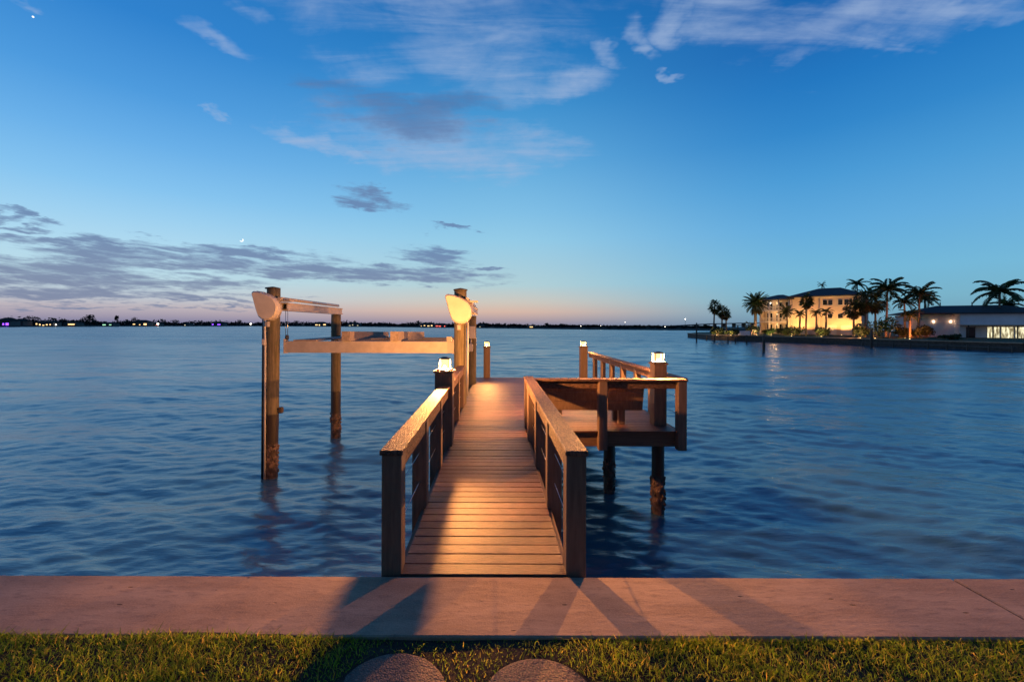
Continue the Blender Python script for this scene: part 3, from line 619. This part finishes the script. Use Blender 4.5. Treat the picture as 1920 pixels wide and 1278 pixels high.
def palm(label, loc, H, kind='feather', Lf=2.6, n=18, lean=0., group='palms on the far shore', cat='palm', dry=0, trunk_r=.16, name='palm_tree', spin=0.):
    t = thing(name, label, cat, loc, spin, group)
    N = 9; pts = [(lean*(i/N)**2, .15*lean*math.sin(i), -.5+(H+.5)*i/N) for i in range(N+1)]
    MB().tube(pts, [trunk_r*(1.35-.5*i/N) for i in range(N+1)], 9, True, .05).build('trunk', 'bark', t)
    top = Vector(pts[-1]); Q = []; D = []
    for k in range(n):
        a = 2.399*k+random.uniform(-.2, .2); u = k/n
        if kind == 'feather': Q += frond(top, a, 1.25-1.75*u+random.uniform(-.1, .1), Lf*random.uniform(.85, 1.1), random.uniform(1.0, 1.7), 18, Lf*.22, Lf*.05)
        elif kind == 'date': Q += frond(top, a, 1.4-2.3*u+random.uniform(-.1, .1), Lf*random.uniform(.85, 1.05), random.uniform(.5, 1.0), 18, Lf*.17, Lf*.038)
        else: Q += fan(top, a, 1.35-2.2*u, Lf*random.uniform(.4, .7), 11, Lf*.55)
    for k in range(dry):
        a = 2.399*k; D += fan(top-Vector((0, 0, .3)), a, -1.0-random.uniform(0, .4), Lf*.4, 9, Lf*.45)
    quads_mesh('crown', np.array([[tuple(v) for v in q] for q in Q]), 'leaf', t)
    if D: quads_mesh('dead_fronds', np.array([[tuple(v) for v in q] for q in D]), 'leaf_dry', t)
    return t
def shrub(label, loc, r, h, n=700, size=.22, group='shrubs on the far shore', name='shrub', mat='shrub'):
    t = thing(name, label, 'shrub', loc, 0, group)
    st = MB()
    for k in range(4): st.tube([(0, 0, -.3), (random.uniform(-.4, .4)*r, random.uniform(-.4, .4)*r, h*.6)], [.05, .02], 5)
    st.build('stem', 'bark', t)
    cs = [(random.uniform(-.6, .6)*r, random.uniform(-.6, .6)*r, h*random.uniform(.3, .75)) for _ in range(7)]
    quads_mesh('foliage', leaf_cards(cs, [[r*random.uniform(.35, .6)]*2+[h*.35] for _ in cs], n, size), mat, t)
    return t
def tree(label, loc, H, r, n=900, size=.5, group=None, name='tree', mat='shrub', trunk=.3, trunk_h=.4, nb=8):
    t = thing(name, label, 'tree', loc, random.uniform(0, 6), group)
    tk = MB(); tk.tube([(0, 0, -.5), (.1, 0, H*trunk_h), (0, .1, H*.8)], [trunk, trunk*.7, trunk*.2], 8)
    for k in range(4):
        a = random.uniform(0, 6.28); tk.tube([(.08, 0, H*trunk_h*.9), (math.cos(a)*r*.5, math.sin(a)*r*.5, H*.72)], [trunk*.5, trunk*.15], 6)
    tk.build('trunk', 'bark', t)
    cs = [(random.uniform(-.62, .62)*r, random.uniform(-.62, .62)*r, H*random.uniform(trunk_h+.08, .86)) for _ in range(nb)]
    quads_mesh('crown', leaf_cards(cs, [[r*random.uniform(.3, .55)]*2+[H*.17] for _ in cs], n, size), mat, t)
    return t

# ------------------------------------------------------------------ the peninsula on the right
LZ = -.45
shore = [on_plane(px, py, WZ) for px, py in ((1335, 637), (1440, 641), (1600, 646.5), (1750, 653), (1920, 660), (2150, 668))]
shore = [Vector((p.x, p.y)) for p in shore]
back = [Vector((150, 20)), Vector((340, 60)), Vector((340, 220)), Vector((120, 190)), Vector((72, 150)), Vector((shore[0].x+4, shore[0].y+22))]
poly = shore+back
m = MB(); n = len(poly); cen = Vector((105, 100))
vs = [(p.x, p.y, LZ) for p in poly]+[(cen.x+(p.x-cen.x)*.75, cen.y+(p.y-cen.y)*.75, LZ+.25) for p in poly]+[(cen.x, cen.y, LZ+.3)]
m.add(vs, [((i+1) % n, i, n+i, n+(i+1) % n) for i in range(n)]+[(n+(i+1) % n, n+i, 2*n) for i in range(n)])
me_o = m.build('peninsula', 'lawn'); tag(me_o, kind='structure')
sw2 = thing('seawall', 'low dark seawall along the far peninsula below the lit house', 'seawall', (shore[2].x, shore[2].y, LZ))
fw = MB(); cw = MB(); pl = [shore[0]+Vector((4, 22))]+shore
for a, b in zip(pl, pl[1:]):
    a3, b3 = Vector((a.x, a.y, 0))-Vector((shore[2].x, shore[2].y, 0)), Vector((b.x, b.y, 0))-Vector((shore[2].x, shore[2].y, 0))
    fw.obox(a3+Vector((0, 0, -1.2)), b3+Vector((0, 0, -1.2)), .3, 2.3); cw.obox(a3+Vector((0, 0, .0)), b3+Vector((0, 0, .0)), .75, .16)
fw.build('wall_face', 'concrete_face', sw2); cw.build('cap', 'concrete', sw2)

# big lit house
HL, HR = at(1424, 612, 112), at(1616, 612, 97)
hv = Vector((HR.x-HL.x, HR.y-HL.y)); HLEN = hv.length; HA = math.atan2(hv.y, hv.x); HG = LZ+.2
house = thing('house', 'three storey cream house lit warm by spotlights, with columned balconies and dark hip roof', 'house', (HL.x, HL.y, HG), HA)
k = HLEN/20.0; E = 9.15
def hbox(name, mat, x0, x1, y0, y1, z0, z1, par=house): return MB().box(x0, x1, y0, y1, z0, z1).build(name, mat, par)
w = MB(); w.box(6.6*k, HLEN, 0, 11, -.6, E); w.box(0, 6.6*k, 2.6, 11, -.6, E-.4); w.box(12.6*k, HLEN-.02, -.35, 0, -.6, E-.003); w.box(0, .35, 0, 2.6, -.6, E-.4)
hw = w.build('wall', 'stucco', house)
hbox('cornice', 'trim', 6.45*k, HLEN+.15, -.5, -.352, E-.35, E-.01)
for i, z in enumerate((2.95, 5.85)):
    hbox('balcony_floor', 'trim', .36, 6.59*k, .02, 2.59, z, z+.28)
    rb = MB(); rb.box(.4, 6.55*k, .06, .12, z+1.15, z+1.23)
    for q in range(34): rb.box(.5+q*(6.0*k/34), .54+q*(6.0*k/34), .07, .11, z+.28, z+1.15)
    rb.build('balcony_rail', 'trim', house)
for x in (2.1*k, 4.1*k, 6.3*k): MB().tube([(x, .3, -.3), (x, .3, E-.42)], [.26, .2], 12).build('column', 'trim', house)
for z, hh in ((.3, 2.3), (3.3, 2.2), (6.2, 2.1)):
    for x in (1.0, 3.0, 5.0):
        f = hbox('balcony_door', 'trim', x*k, (x+1.35)*k, 2.52, 2.597, z, z+hh); hbox('pane', 'glassdark', (x+.12)*k, (x+1.23)*k, 2.49, 2.515, z+.1, z+hh-.1, f)
hbox('balcony_lamp', 'whitelamp', 1.95*k, 2.25*k, .8, 1.1, 7.9, 8.15)
for z_, x_ in ((8.0, 3.0), (5.2, 3.0), (2.4, 3.0)):
    l_ = bpy.data.lights.new('balcony_light', 'POINT'); l_.energy = 75; l_.color = (1, .6, .25); l_.shadow_soft_size = .15; q_ = bpy.data.objects.new('balcony_light', l_); COL.objects.link(q_); q_.parent = house; q_.location = (x_*k, 1.2, z_)
def hwin(x, z, ww, hh, y=-.35):
    f = hbox('window', 'trim', x*k-.08, x*k+ww+.08, y-.07, y-.003, z-.08, z+hh+.08); hbox('pane', 'glassdark', x*k, x*k+ww, y-.10, y-.072, z, z+hh, f)
    hbox('sill', 'trim', x*k-.14, x*k+ww+.14, y-.18, y-.102, z-.16, z-.085, f)
for x in (13.1, 14.1, 15.9, 17.0, 18.6): hwin(x, 7.1, .8, 1.15)
for x in (14.0, 15.9, 18.4): hwin(x, 4.0, .85, .9)
for x in (13.4, 16.4): hbox('garage_door', 'trim', x*k, x*k+2.3, -.40, -.353, -.2, 2.3)
for x in (7.0, 12.45): MB().tube([(x*k, -.1 if x < 12 else -.42, 0), (x*k, -.1 if x < 12 else -.42, E-.3)], .07, 8).build('downspout', 'trim', house)
def hip(x0, x1, y0, y1, ze, zr, name='roof', par=house):
    rx = min((x1-x0), (y1-y0))*.42; ym = (y0+y1)/2; xm = (x0+x1)/2
    a, b = (x0+rx, x1-rx) if x1-x0 > y1-y0 else (xm-.6, xm+.6)
    th = .18
    return MB().add([(x0, y0, ze), (x1, y0, ze), (x1, y1, ze), (x0, y1, ze), (a, ym, zr), (b, ym, zr), (x0, y0, ze-th), (x1, y0, ze-th), (x1, y1, ze-th), (x0, y1, ze-th)],
                    [(0, 1, 5, 4), (1, 2, 5), (2, 3, 4, 5), (3, 0, 4), (9, 8, 7, 6), (6, 7, 1, 0), (7, 8, 2, 1), (8, 9, 3, 2), (9, 6, 0, 3)]).build(name, 'rooftile', par)
hip(6.0*k, HLEN+.9, -1.3, 11.8, E+.2, E+2.35); hip(-.9, 7.6*k, -.8, 11.6, E-.2, E+1.2)
# landscape spotlights (each with its own lamp)
def to_world(x, y, z): 
    c, s_ = math.cos(HA), math.sin(HA); return Vector((HL.x+x*c-y*s_, HL.y+x*s_+y*c, HG+z))
def spot(label, p, target, power, col=(1., .49, .13), angle=95):
    t = thing('spotlight', label, 'spotlight', p, 0, 'landscape spotlights on the far shore')
    MB().tube([(0, 0, -.35), (0, 0, .06)], [.05, .05], 8).build('stake', 'darkmetal', t)
    MB().tube([(0, 0, .062), (0, 0, .12)], [.08, .10], 10).build('lens', 'uplight', t)
    l = bpy.data.lights.new('spot', 'SPOT'); l.energy = power; l.color = col; l.spot_size = R(angle); l.spot_blend = .6; l.shadow_soft_size = .12
    o = bpy.data.objects.new('spot_lamp', l); COL.objects.link(o); o.location = Vector(p)+Vector((0, 0, .3)); dv = Vector(target)-o.location; o.rotation_euler = dv.to_track_quat('-Z', 'Y').to_euler()
    return t
SPN = ['at the balcony end of the lit house', 'under the middle downspout of the lit house', 'left of the tall fan palm trunk before the house', 'right of the tall fan palm trunk before the house',
       'before the left garage door of the lit house', 'between the garage doors of the lit house', 'at the right corner of the lit house']
for (x, pw), lab in zip(((3.4, 1000), (7.6, 1300), (9.0, 1500), (10.4, 1600), (14.2, 1500), (16.9, 1800), (19.2, 1500)), SPN):
    spot('small glowing ground spotlight '+lab, to_world(x*k, -3.2, .02), to_world(x*k, .0, 5.6), pw)

def gl(px, Y, z=None): p = at(px, 612, Y); return (p.x, p.y, LZ+.12 if z is None else z)
HG0 = LZ+.12
def hgt(px, py, Y): return at(px, py, Y).z-HG0
# palms (pixel column, distance, top row)
palm('fan palm with round crown, leftmost and tallest of the trio on the peninsula tip', gl(1338, 106), hgt(1338, 574, 106), 'fan', 1.84, 30, .3, dry=10)
palm('middle fan palm of the trio on the peninsula tip', gl(1353, 104), hgt(1353, 583, 104), 'fan', 1.68, 28, .2, dry=8)
palm('short fan palm, rightmost of the trio on the peninsula tip', gl(1362, 107), hgt(1362, 588, 107), 'fan', 1.52, 26, -.2, dry=6)
palm('large date palm with wide dense crown at the balcony end of the lit house', gl(1416, 104), hgt(1416, 567, 104), 'date', 3.20, 60, .1, trunk_r=.3, dry=6)
palm('tall fan palm standing before the middle of the lit house wall', gl(1511, 97), hgt(1511, 563, 97), 'fan', 1.80, 34, .2, dry=12)
palm('leaning feather palm before the balconies, half height of the house', gl(1477, 99), hgt(1477, 584, 99), 'date', 2.08, 34, -.3)
palm('small dark feather palm just right of the balconies', gl(1499, 98), hgt(1499, 588, 98), 'feather', 1.52, 16, .2)
palm('small feather palm silhouetted on the lit wall, left one of the pair', gl(1531, 95), hgt(1531, 586, 95), 'feather', 1.60, 15, -.1)
palm('small feather palm silhouetted on the lit wall, right one of the pair', gl(1548, 95), hgt(1548, 584, 95), 'feather', 1.60, 15, .2)
palm('dark fan palm before the right corner of the lit house', gl(1600, 86), hgt(1600, 577, 86), 'fan', 2.12, 34, .1, dry=10)
palm('dense fan palm just right of the lit house, lower crown', gl(1622, 85), hgt(1622, 560, 85), 'fan', 2.7, 36, .2, dry=12)
palm('tall dark fan palm right of the house with a high crown', gl(1642, 88), hgt(1642, 563, 88), 'fan', 2.8, 36, -.2, dry=10)
palm('tallest coconut palm with arching fronds right of the lit house', gl(1661, 84), hgt(1661, 541, 84), 'feather', 3.7, 22, .4)
palm('coconut palm with an open crown between the two houses', gl(1722, 82), hgt(1722, 549, 82), 'feather', 3.1, 18, .3)
palm('slimmer coconut palm close behind the open crowned one between the houses', gl(1733, 90), hgt(1733, 560, 90), 'feather', 2.7, 17, .2)
palm('short coconut palm left of the open crowned one between the houses', gl(1697, 84), hgt(1697, 566, 84), 'feather', 2.5, 16, -.2)
palm('large coconut palm with thick fronds above the white house roof', gl(1873, 80), hgt(1873, 546, 80), 'feather', 4.1, 20, .2)
palm('smaller feather palm beside the large one by the white house roof', gl(1890, 86), hgt(1890, 571, 86), 'feather', 3.0, 18, -.2)
palm('palm crown rising behind the dark roof of the lit house, nearest its right end', gl(1607, 124), hgt(1607, 532, 124), 'feather', 3.2, 14, 0)
palm('lone palm tuft above the middle of the dark house roof', gl(1541, 128), hgt(1541, 534, 128), 'feather', 1.5, 9, 0)
palm('low young palm before the red lit garden between the houses', gl(1706, 80), hgt(1706, 590, 80), 'feather', 2.0, 14, 0)
for i, (px, Y, r, h, lab) in enumerate((
        (1346, 100, 1.7, 1.7, 'lit bush at the foot of the trio of fan palms, on the left'), (1372, 99, 1.6, 1.6, 'lit bush at the foot of the trio of fan palms, on the right'),
        (1409, 103, 1.9, 3.4, 'dark dense bush under the large date palm'), (1442, 100, 1.2, 1.7, 'green lit bush before the balcony columns'),
        (1468, 98, 1.5, 1.8, 'dark bush left of the wide one before the house'), (1488, 96, 2.3, 2.3, 'wide bush before the house left of the tall fan palm trunk'),
        (1541, 92, 2.4, 2.1, 'wide lit bush before the house right of the tall fan palm trunk'), (1612, 82, 1.6, 2.6, 'dark bush at the right corner of the lit house'),
        (1640, 80, 2.6, 3.2, 'broad dark bush beneath the high fan palms right of the house'), (1668, 80, 2.6, 4.2, 'tall dark bush under the tallest coconut palm'),
        (1690, 84, 2.0, 2.6, 'dark bush left of the red lit garden'), (1712, 84, 1.8, 1.5, 'low dark bush in the red lit garden'),
        (1738, 80, 2.1, 2.4, 'drooping dark bush beside the white house'), (1783, 70, 1.6, .9, 'low bush against the white house wall'), (1880, 92, 3.4, 5.2, 'dark bushy mass beneath the large coconut palm'))):
    shrub(lab, gl(px, Y), r, h, 600, .24)
MAT['hedge'] = MAT['shrub']
for (px, py, Y, lab, pw, c) in ((1344, 620, 98, 'under the left bush of the palm trio', 160, (1, .6, .2)), (1370, 620, 97, 'under the right bush of the palm trio', 160, (1, .6, .2)), (1419, 616, 101, 'under the large date palm', 420, (1, .5, .25)),
                             (1446, 617, 98, 'beside the green lit bush', 160, (.9, .8, .2)), (1484, 621, 93, 'before the wide left bush', 200, (1, .6, .2)), (1540, 621, 89, 'before the wide lit bush on the right', 260, (1, .62, .2)),
                             (1613, 615, 79, 'by the dark bush at the house corner', 260, (1, .5, .18)), (1641, 615, 77, 'beneath the high fan palms', 300, (1, .42, .14)), (1697, 616, 78, 'left in the red lit garden', 200, (1, .25, .06)),
                             (1719, 615, 78, 'middle of the red lit garden', 230, (1, .25, .06)), (1734, 612, 77, 'right in the red lit garden', 230, (1, .25, .06)), (1706, 624, 74, 'low on the lawn between the houses', 60, (.7, .9, .2))):
    p = gl(px, Y); spot('small glowing ground spotlight '+lab, (p[0], p[1], LZ+.05), (p[0]+.5, p[1]+2.4, LZ+1.7), pw*5., c, 110)

# white house
A, B = at(1800, 612, 80), at(1985, 612, 74); wv = Vector((B.x-A.x, B.y-A.y)); WL = wv.length; WA = math.atan2(wv.y, wv.x)
wh = thing('house', 'low white house with hip roof, wall lamps and brightly lit glass doors', 'house', (A.x, A.y, LZ+.15), WA)
top_ = at(1800, 588, 80).z-(LZ+.15)
MB().box(0, WL, 0, 12, -.6, top_).build('wall', 'whitestucco', wh)
MB().box(-6.2, -.002, 2.5, 12, -.6, top_-.1).build('wing_wall', 'whitestucco', wh)
hip(-7.2, WL+1, -.8, 13, top_+.18, top_+1.75, 'roof', wh)
MB().box(-.4, WL, -2.4, -.003, 2.38, 2.52).build('patio_roof', 'trim', wh)
for x in (.3, 3.4, 6.4, 8.2, 11.5, 14.5): MB().box(x, x+.14, -2.3, -2.16, -.4, 2.378).build('patio_post', 'darkmetal', wh)
MB().box(.8, 2.0, -.06, -.003, .02, 2.1).build('door', 'glassdark', wh)
for i in range(7):
    x = 3.5+i*1.75; f = MB().box(x, x+1.6, -.06, -.003, .02, 2.15).build('glass_door', 'trim', wh); MB().box(x+.06, x+1.54, -.09, -.063, .1, 2.07).build('pane', 'curtained', f)
for x, yy in ((-2.9, 2.5), (-.5, 2.5)):
    o = MB().box(x-.11, x+.11, yy-.25, yy-.003, 2.9, 3.3).build('wall_lamp', 'walllamp', wh)
for x, y in ((-1.2, 5), (3.6, 6)): MB().tube([(x, y, top_+.8), (x, y, top_+2.4)], .09, 8).build('vent_pipe', 'darkmetal', wh)
# small shed on the tip
p = at(1396, 612, 101); sh = thing('shed', 'small grey flat roofed shelter beside the large date palm', 'shelter', (p.x, p.y, LZ), -.6)
for x in (-1.4, 1.4):
    for y in (-1, 1): MB().box(x-.06, x+.06, y-.06, y+.06, -.3, 2.3).build('post', 'timber', sh)
MB().box(-1.8, 1.8, -1.4, 1.4, 2.302, 2.5).build('roof', 'rooftile', sh); MB().box(-1.3, 1.3, -.9, .9, -.2, 1.1, .1).build('counter', 'whitestucco', sh)
# low timber dock along the seawall
a, b_ = on_plane(1620, 649, WZ), on_plane(1900, 661, WZ)
dk = thing('timber_dock', 'low dark timber boardwalk along the seawall before the white house', 'dock', (a.x, a.y, WZ)); dv = Vector((b_.x-a.x, b_.y-a.y, 0)); 
MB().obox(Vector((0, 0, .62)), dv+Vector((0, 0, .62)), 1.3, .1).build('deck', 'timber', dk)
for i in range(9):
    q = dv*(i/8); MB().tube([(q.x-.5, q.y-.3, -1.2), (q.x-.5, q.y-.3, .95)], .11, 8).build('pile', 'timber', dk)
# marker poles in the water
for (px, y0, y1, r, lab) in ((1306, 605, 641, .14, 'slim dark pole standing in open water left of the peninsula'), (1432, 629, 660, .17, 'dark pole in the water straight below the large date palm'),
                             (1325, 629, 634, .12, 'short post at the very tip of the peninsula seawall'), (1340, 628, 641, .14, 'short post below the trio of fan palms'), (1365, 631, 643, .13, 'low post in the water right of the trio'),
                             (1379, 630, 643, .13, 'low post midway between the trio and the date palm'), (1400, 628, 644, .16, 'thick post beside the grey shelter seawall'), (1634, 618, 652, .18, 'thick dark post at the seawall below the high fan palms')):
    q = on_plane(px, y1, WZ) if px != 1325 else on_plane(1325, 638, WZ); z1 = at(px, y0, q.y).z
    m = MB(); m.tube([(0, 0, -1), (0, 0, (z1-WZ)*.5), (0, 0, z1-WZ)], [r, r, r*.92], 10); tag(m.build('marker_pole', 'timber', loc=(q.x, q.y, WZ)), lab, 'pole', 'poles standing in the water')

# ------------------------------------------------------------------ the far shore
line = [(-700, 617), (-300, 614.5), (0, 612.8), (250, 611.9), (480, 611.4), (700, 612.6), (900, 615), (1100, 617.6), (1330, 619.6), (1600, 623)]
fs = [on_plane(px, py, WZ) for px, py in line]
def far_Y(px):
    for (a, pa), (b, pb) in zip(zip(line, fs), zip(line[1:], fs[1:])):
        if a[0] <= px <= b[0]:
            t = (px-a[0])/(b[0]-a[0]); u = unroll(px, 610)[0]/F
            return 1/((1-t)/pa.y+t/pb.y)
    return 500
m = MB(); n = len(fs); vs = []
for p, (px, py) in zip(fs, line):
    u = p.x/p.y
    for dyy, z in ((0, WZ-.3), (2, -.9), (25, -.3), (260, .2), (262, WZ-.5)): vs.append((u*(p.y+dyy), p.y+dyy, z))
m.add(vs, [(i*5+j, i*5+5+j, i*5+6+j, i*5+1+j) for i in range(n-1) for j in range(4)], True)
tag(m.build('far_shore', 'far_land'), kind='structure')
# tree line: one far-off mass
cs, rs = [], []
for px in np.arange(-650, 1345, 3.1):
    Y = far_Y(px)+random.uniform(20, 70); sc = Y/F
    full = np.interp(px, [-600, 0, 90, 180, 330, 480, 700, 860, 1000, 1150, 1300, 1345], [15, 15, 14, 10, 9, 8.5, 8, 7.5, 6, 4.5, 3, 3])
    h = full*random.uniform(.55, 1.12)*sc*(1+.35*math.sin(px*.07)*math.sin(px*.023)); p = at(px, 612, Y)
    cs.append((p.x, p.y, h*.42-.5)); rs.append((h*.75, h*.6, h*.55)); cs.append((p.x+sc*1.5, p.y, h*.2)); rs.append((h*.8, h*.5, h*.4))
o = quads_mesh('treeline', leaf_cards(cs, rs, 26000, 1.9, 1.), 'far_leaf'); tag(o, 'dark line of far trees along the horizon across the bay', 'trees', kind='stuff')
for (px, top, w, lab) in ((165, 588, 10, 'broad round crowned tree rising above the far shore at left'), (219, 588, 3, 'thin upright tree right of the round crowned one on the far shore'), (258, 594, 9, 'spreading dark tree beside the orange lit far house'),
                          (330, 599, 9, 'low rounded tree between the lit far houses'), (448, 598, 5, 'small tree just left of the boat lift pile'), (665, 599, 2.5, 'thin tree right of the boat lift beam end'), (60, 590, 14, 'wide tree behind the violet lit dock'),
                          (558, 600, 8, 'rounded tree seen under the boat lift beam'), (965, 605, 3, 'small dark tree right of the walkway end'), (1025, 605, 4, 'small dark tree above the right end of the walkway')):
    Y = far_Y(px)+30; p = at(px, 612, Y); H = at(px, top, Y).z+.5
    tree(lab, (p.x, p.y, -.5), H, w*Y/F, 420, max(.5, H*.06), 'single trees on the far shore', mat='far_leaf', trunk=.4, trunk_h=.3 if w > 4 else .15)
def far_house(label, px, wpx, hpx, glow, yoff=8, n=3):
    Y = far_Y(px)+yoff; sc = Y/F; p = at(px, 612, Y); w_, h_ = wpx*sc, hpx*sc
    t = thing('far_house', label, 'house', (p.x, p.y, -.9), 0, 'houses on the far shore')
    MB().box(-w_/2, w_/2, 0, 9, -.5, h_*.62).build('wall', 'far_wall', t); 
    x0, x1, ze, zr = -w_/2-.8, w_/2+.8, h_*.62, h_
    MB().add([(x0, -.8, ze), (x1, -.8, ze), (x1, 9.8, ze), (x0, 9.8, ze), (x0+w_*.3, 4.5, zr), (x1-w_*.3, 4.5, zr)], [(0, 1, 5, 4), (1, 2, 5), (2, 3, 4, 5), (3, 0, 4), (3, 2, 1, 0)]).build('roof', 'far_land', t)
    for i in range(n):
        x = -w_/2+w_*(i+random.uniform(.05, .4))/n; zb_ = h_*random.uniform(.06, .26); MB().box(x, x+w_/n*random.uniform(.2, .6), -.12, -.003, zb_, zb_+h_*random.uniform(.1, .28)).build('window', glow, t)
    return t
for a in (('far house with violet lights at the left edge of the photo', 6, 26, 16, 'blueled'), ('dim far house right of the violet lit one', 33, 20, 14, 'pinkled', 20, 1), ('far house with several small warm windows', 82, 34, 10, 'warmwin', 8, 5),
          ('brightly lit far house with a wide warm front', 131, 24, 8, 'warmwin', 4, 1), ('far house with greenish white light', 201, 22, 7, 'greenled', 4, 2), ('far house glowing orange beside the spreading tree', 262, 30, 11, 'warmwin', 6, 3),
          ('low far house with a reddish light', 290, 16, 6, 'redlamp', 4, 2), ('small far house with one white light', 349, 10, 5, 'whitewin', 4, 1), ('far house with dim violet windows left of the boat lift', 407, 24, 8, 'blueled', 6, 2),
          ('far house with pale lights under the boat lift beam', 600, 22, 8, 'warmwin', 6, 3), ('far house with white lights right of the back lift pile', 663, 24, 7, 'whitewin', 6, 3), ('far house with golden lights left of the right lift pile', 800, 26, 8, 'warmwin', 6, 4),
          ('far house with red lights beside the golden lit one', 826, 24, 7, 'redlamp', 6, 3), ('tiny far house with a white light right of the lift', 903, 10, 5, 'whitewin', 4, 1), ('tiny far house with pale window above the walkway end', 997, 12, 5, 'warmwin', 4, 1)): far_house(*a)
def far_light(label, px, py, mat='whitelamp', r=.5):
    Y = far_Y(px)-1 if px < 1280 else far_Y(px)+60; p = at(px, py, Y); t = thing('far_street_lamp', label, 'street lamp', (p.x, p.y, -1.), 0, 'distant street lamps')
    MB().tube([(0, 0, -.6), (0, 0, p.z+.6)], .1, 6).build('pole', 'darkmetal', t); r *= Y/500
    MB().blob((0, 0, p.z+1), r, 8, 6, 0).build('lamp_head', mat, t)
for a in (('distant street lamp high above the far shore, left of the peninsula', 1285, 598, 'whitelamp', .5), ('distant lamp low at the waterline left of the peninsula', 1247, 612.5, 'whitelamp', .35), ('distant white lamp near the small dark tree clump', 1172, 604, 'whitelamp', .3),
          ('distant lamp beside the pale far window', 1089, 611, 'whitelamp', .3), ('distant lamp above the dark shore past the platform railing', 1126, 610.5, 'whitelamp', .25), ('distant white lamp between the lit far houses', 296, 607, 'whitelamp', .9),
          ('distant lamp in front of the small warm windows', 105, 608.5, 'whitelamp', .5), ('distant golden lamp beneath the left lift cover', 470, 607, 'whitelamp', .8)): far_light(*a)
# far bridge
Yb = 520; br = thing('bridge', 'long low bridge rising beyond the tip of the peninsula', 'bridge', at(1290, 612, Yb)-Vector((0, 0, 2.5)))
o0 = br.location; m = MB(); pr_ = None
for px, py in ((1215, 612.5), (1250, 611.5), (1290, 609.2), (1335, 607), (1400, 605.6), (1470, 606)):
    q = at(px, py, Yb)-o0
    if pr_ is not None: m.obox(pr_, q, 9, 1.1)
    pr_ = q
m.build('deck', 'far_wall', br)
for px in range(1250, 1470, 18):
    py = np.interp(px, [1250, 1290, 1335, 1400, 1470], [611.5, 609.2, 607, 605.6, 606]); q = at(px, py, Yb)-o0; MB().box(q.x-.7, q.x+.7, q.y-3, q.y+3, -3.5, q.z-.552).build('pier', 'far_wall', br)
# moon and evening star
def crescent():
    p = at(453, 450, 6000); r = 26; n = 24; vs = []; 
    outer = [(r*math.cos(t), r*math.sin(t)) for t in np.linspace(-2.6, .7, n)]; inner = [(r*.72*math.cos(t)-4, r*.78*math.sin(t)+6) for t in np.linspace(.7, -2.6, n)]
    m = MB(); N = n
    vs = [(x, -4, z) for x, z in outer]+[(x, -4, z) for x, z in inner[::-1]]+[(x, 4, z) for x, z in outer]+[(x, 4, z) for x, z in inner[::-1]]
    f = []
    for i in range(N-1): f += [(i, i+1, N+i+1, N+i), (2*N+i, 3*N+i, 3*N+i+1, 2*N+i+1), (i, 2*N+i, 2*N+i+1, i+1), (N+i, N+i+1, 3*N+i+1, 3*N+i)]
    m.add(vs, f); tag(m.build('moon', 'moonlit', loc=p), 'small bright crescent moon above the low cloud bank', 'moon')
crescent()
p = at(62, 32, 6000); tag(MB().blob((0, 0, 0), 13, 10, 8, 0).build('star', 'moonlit', loc=p), 'tiny bright evening star near the upper left corner', 'star')
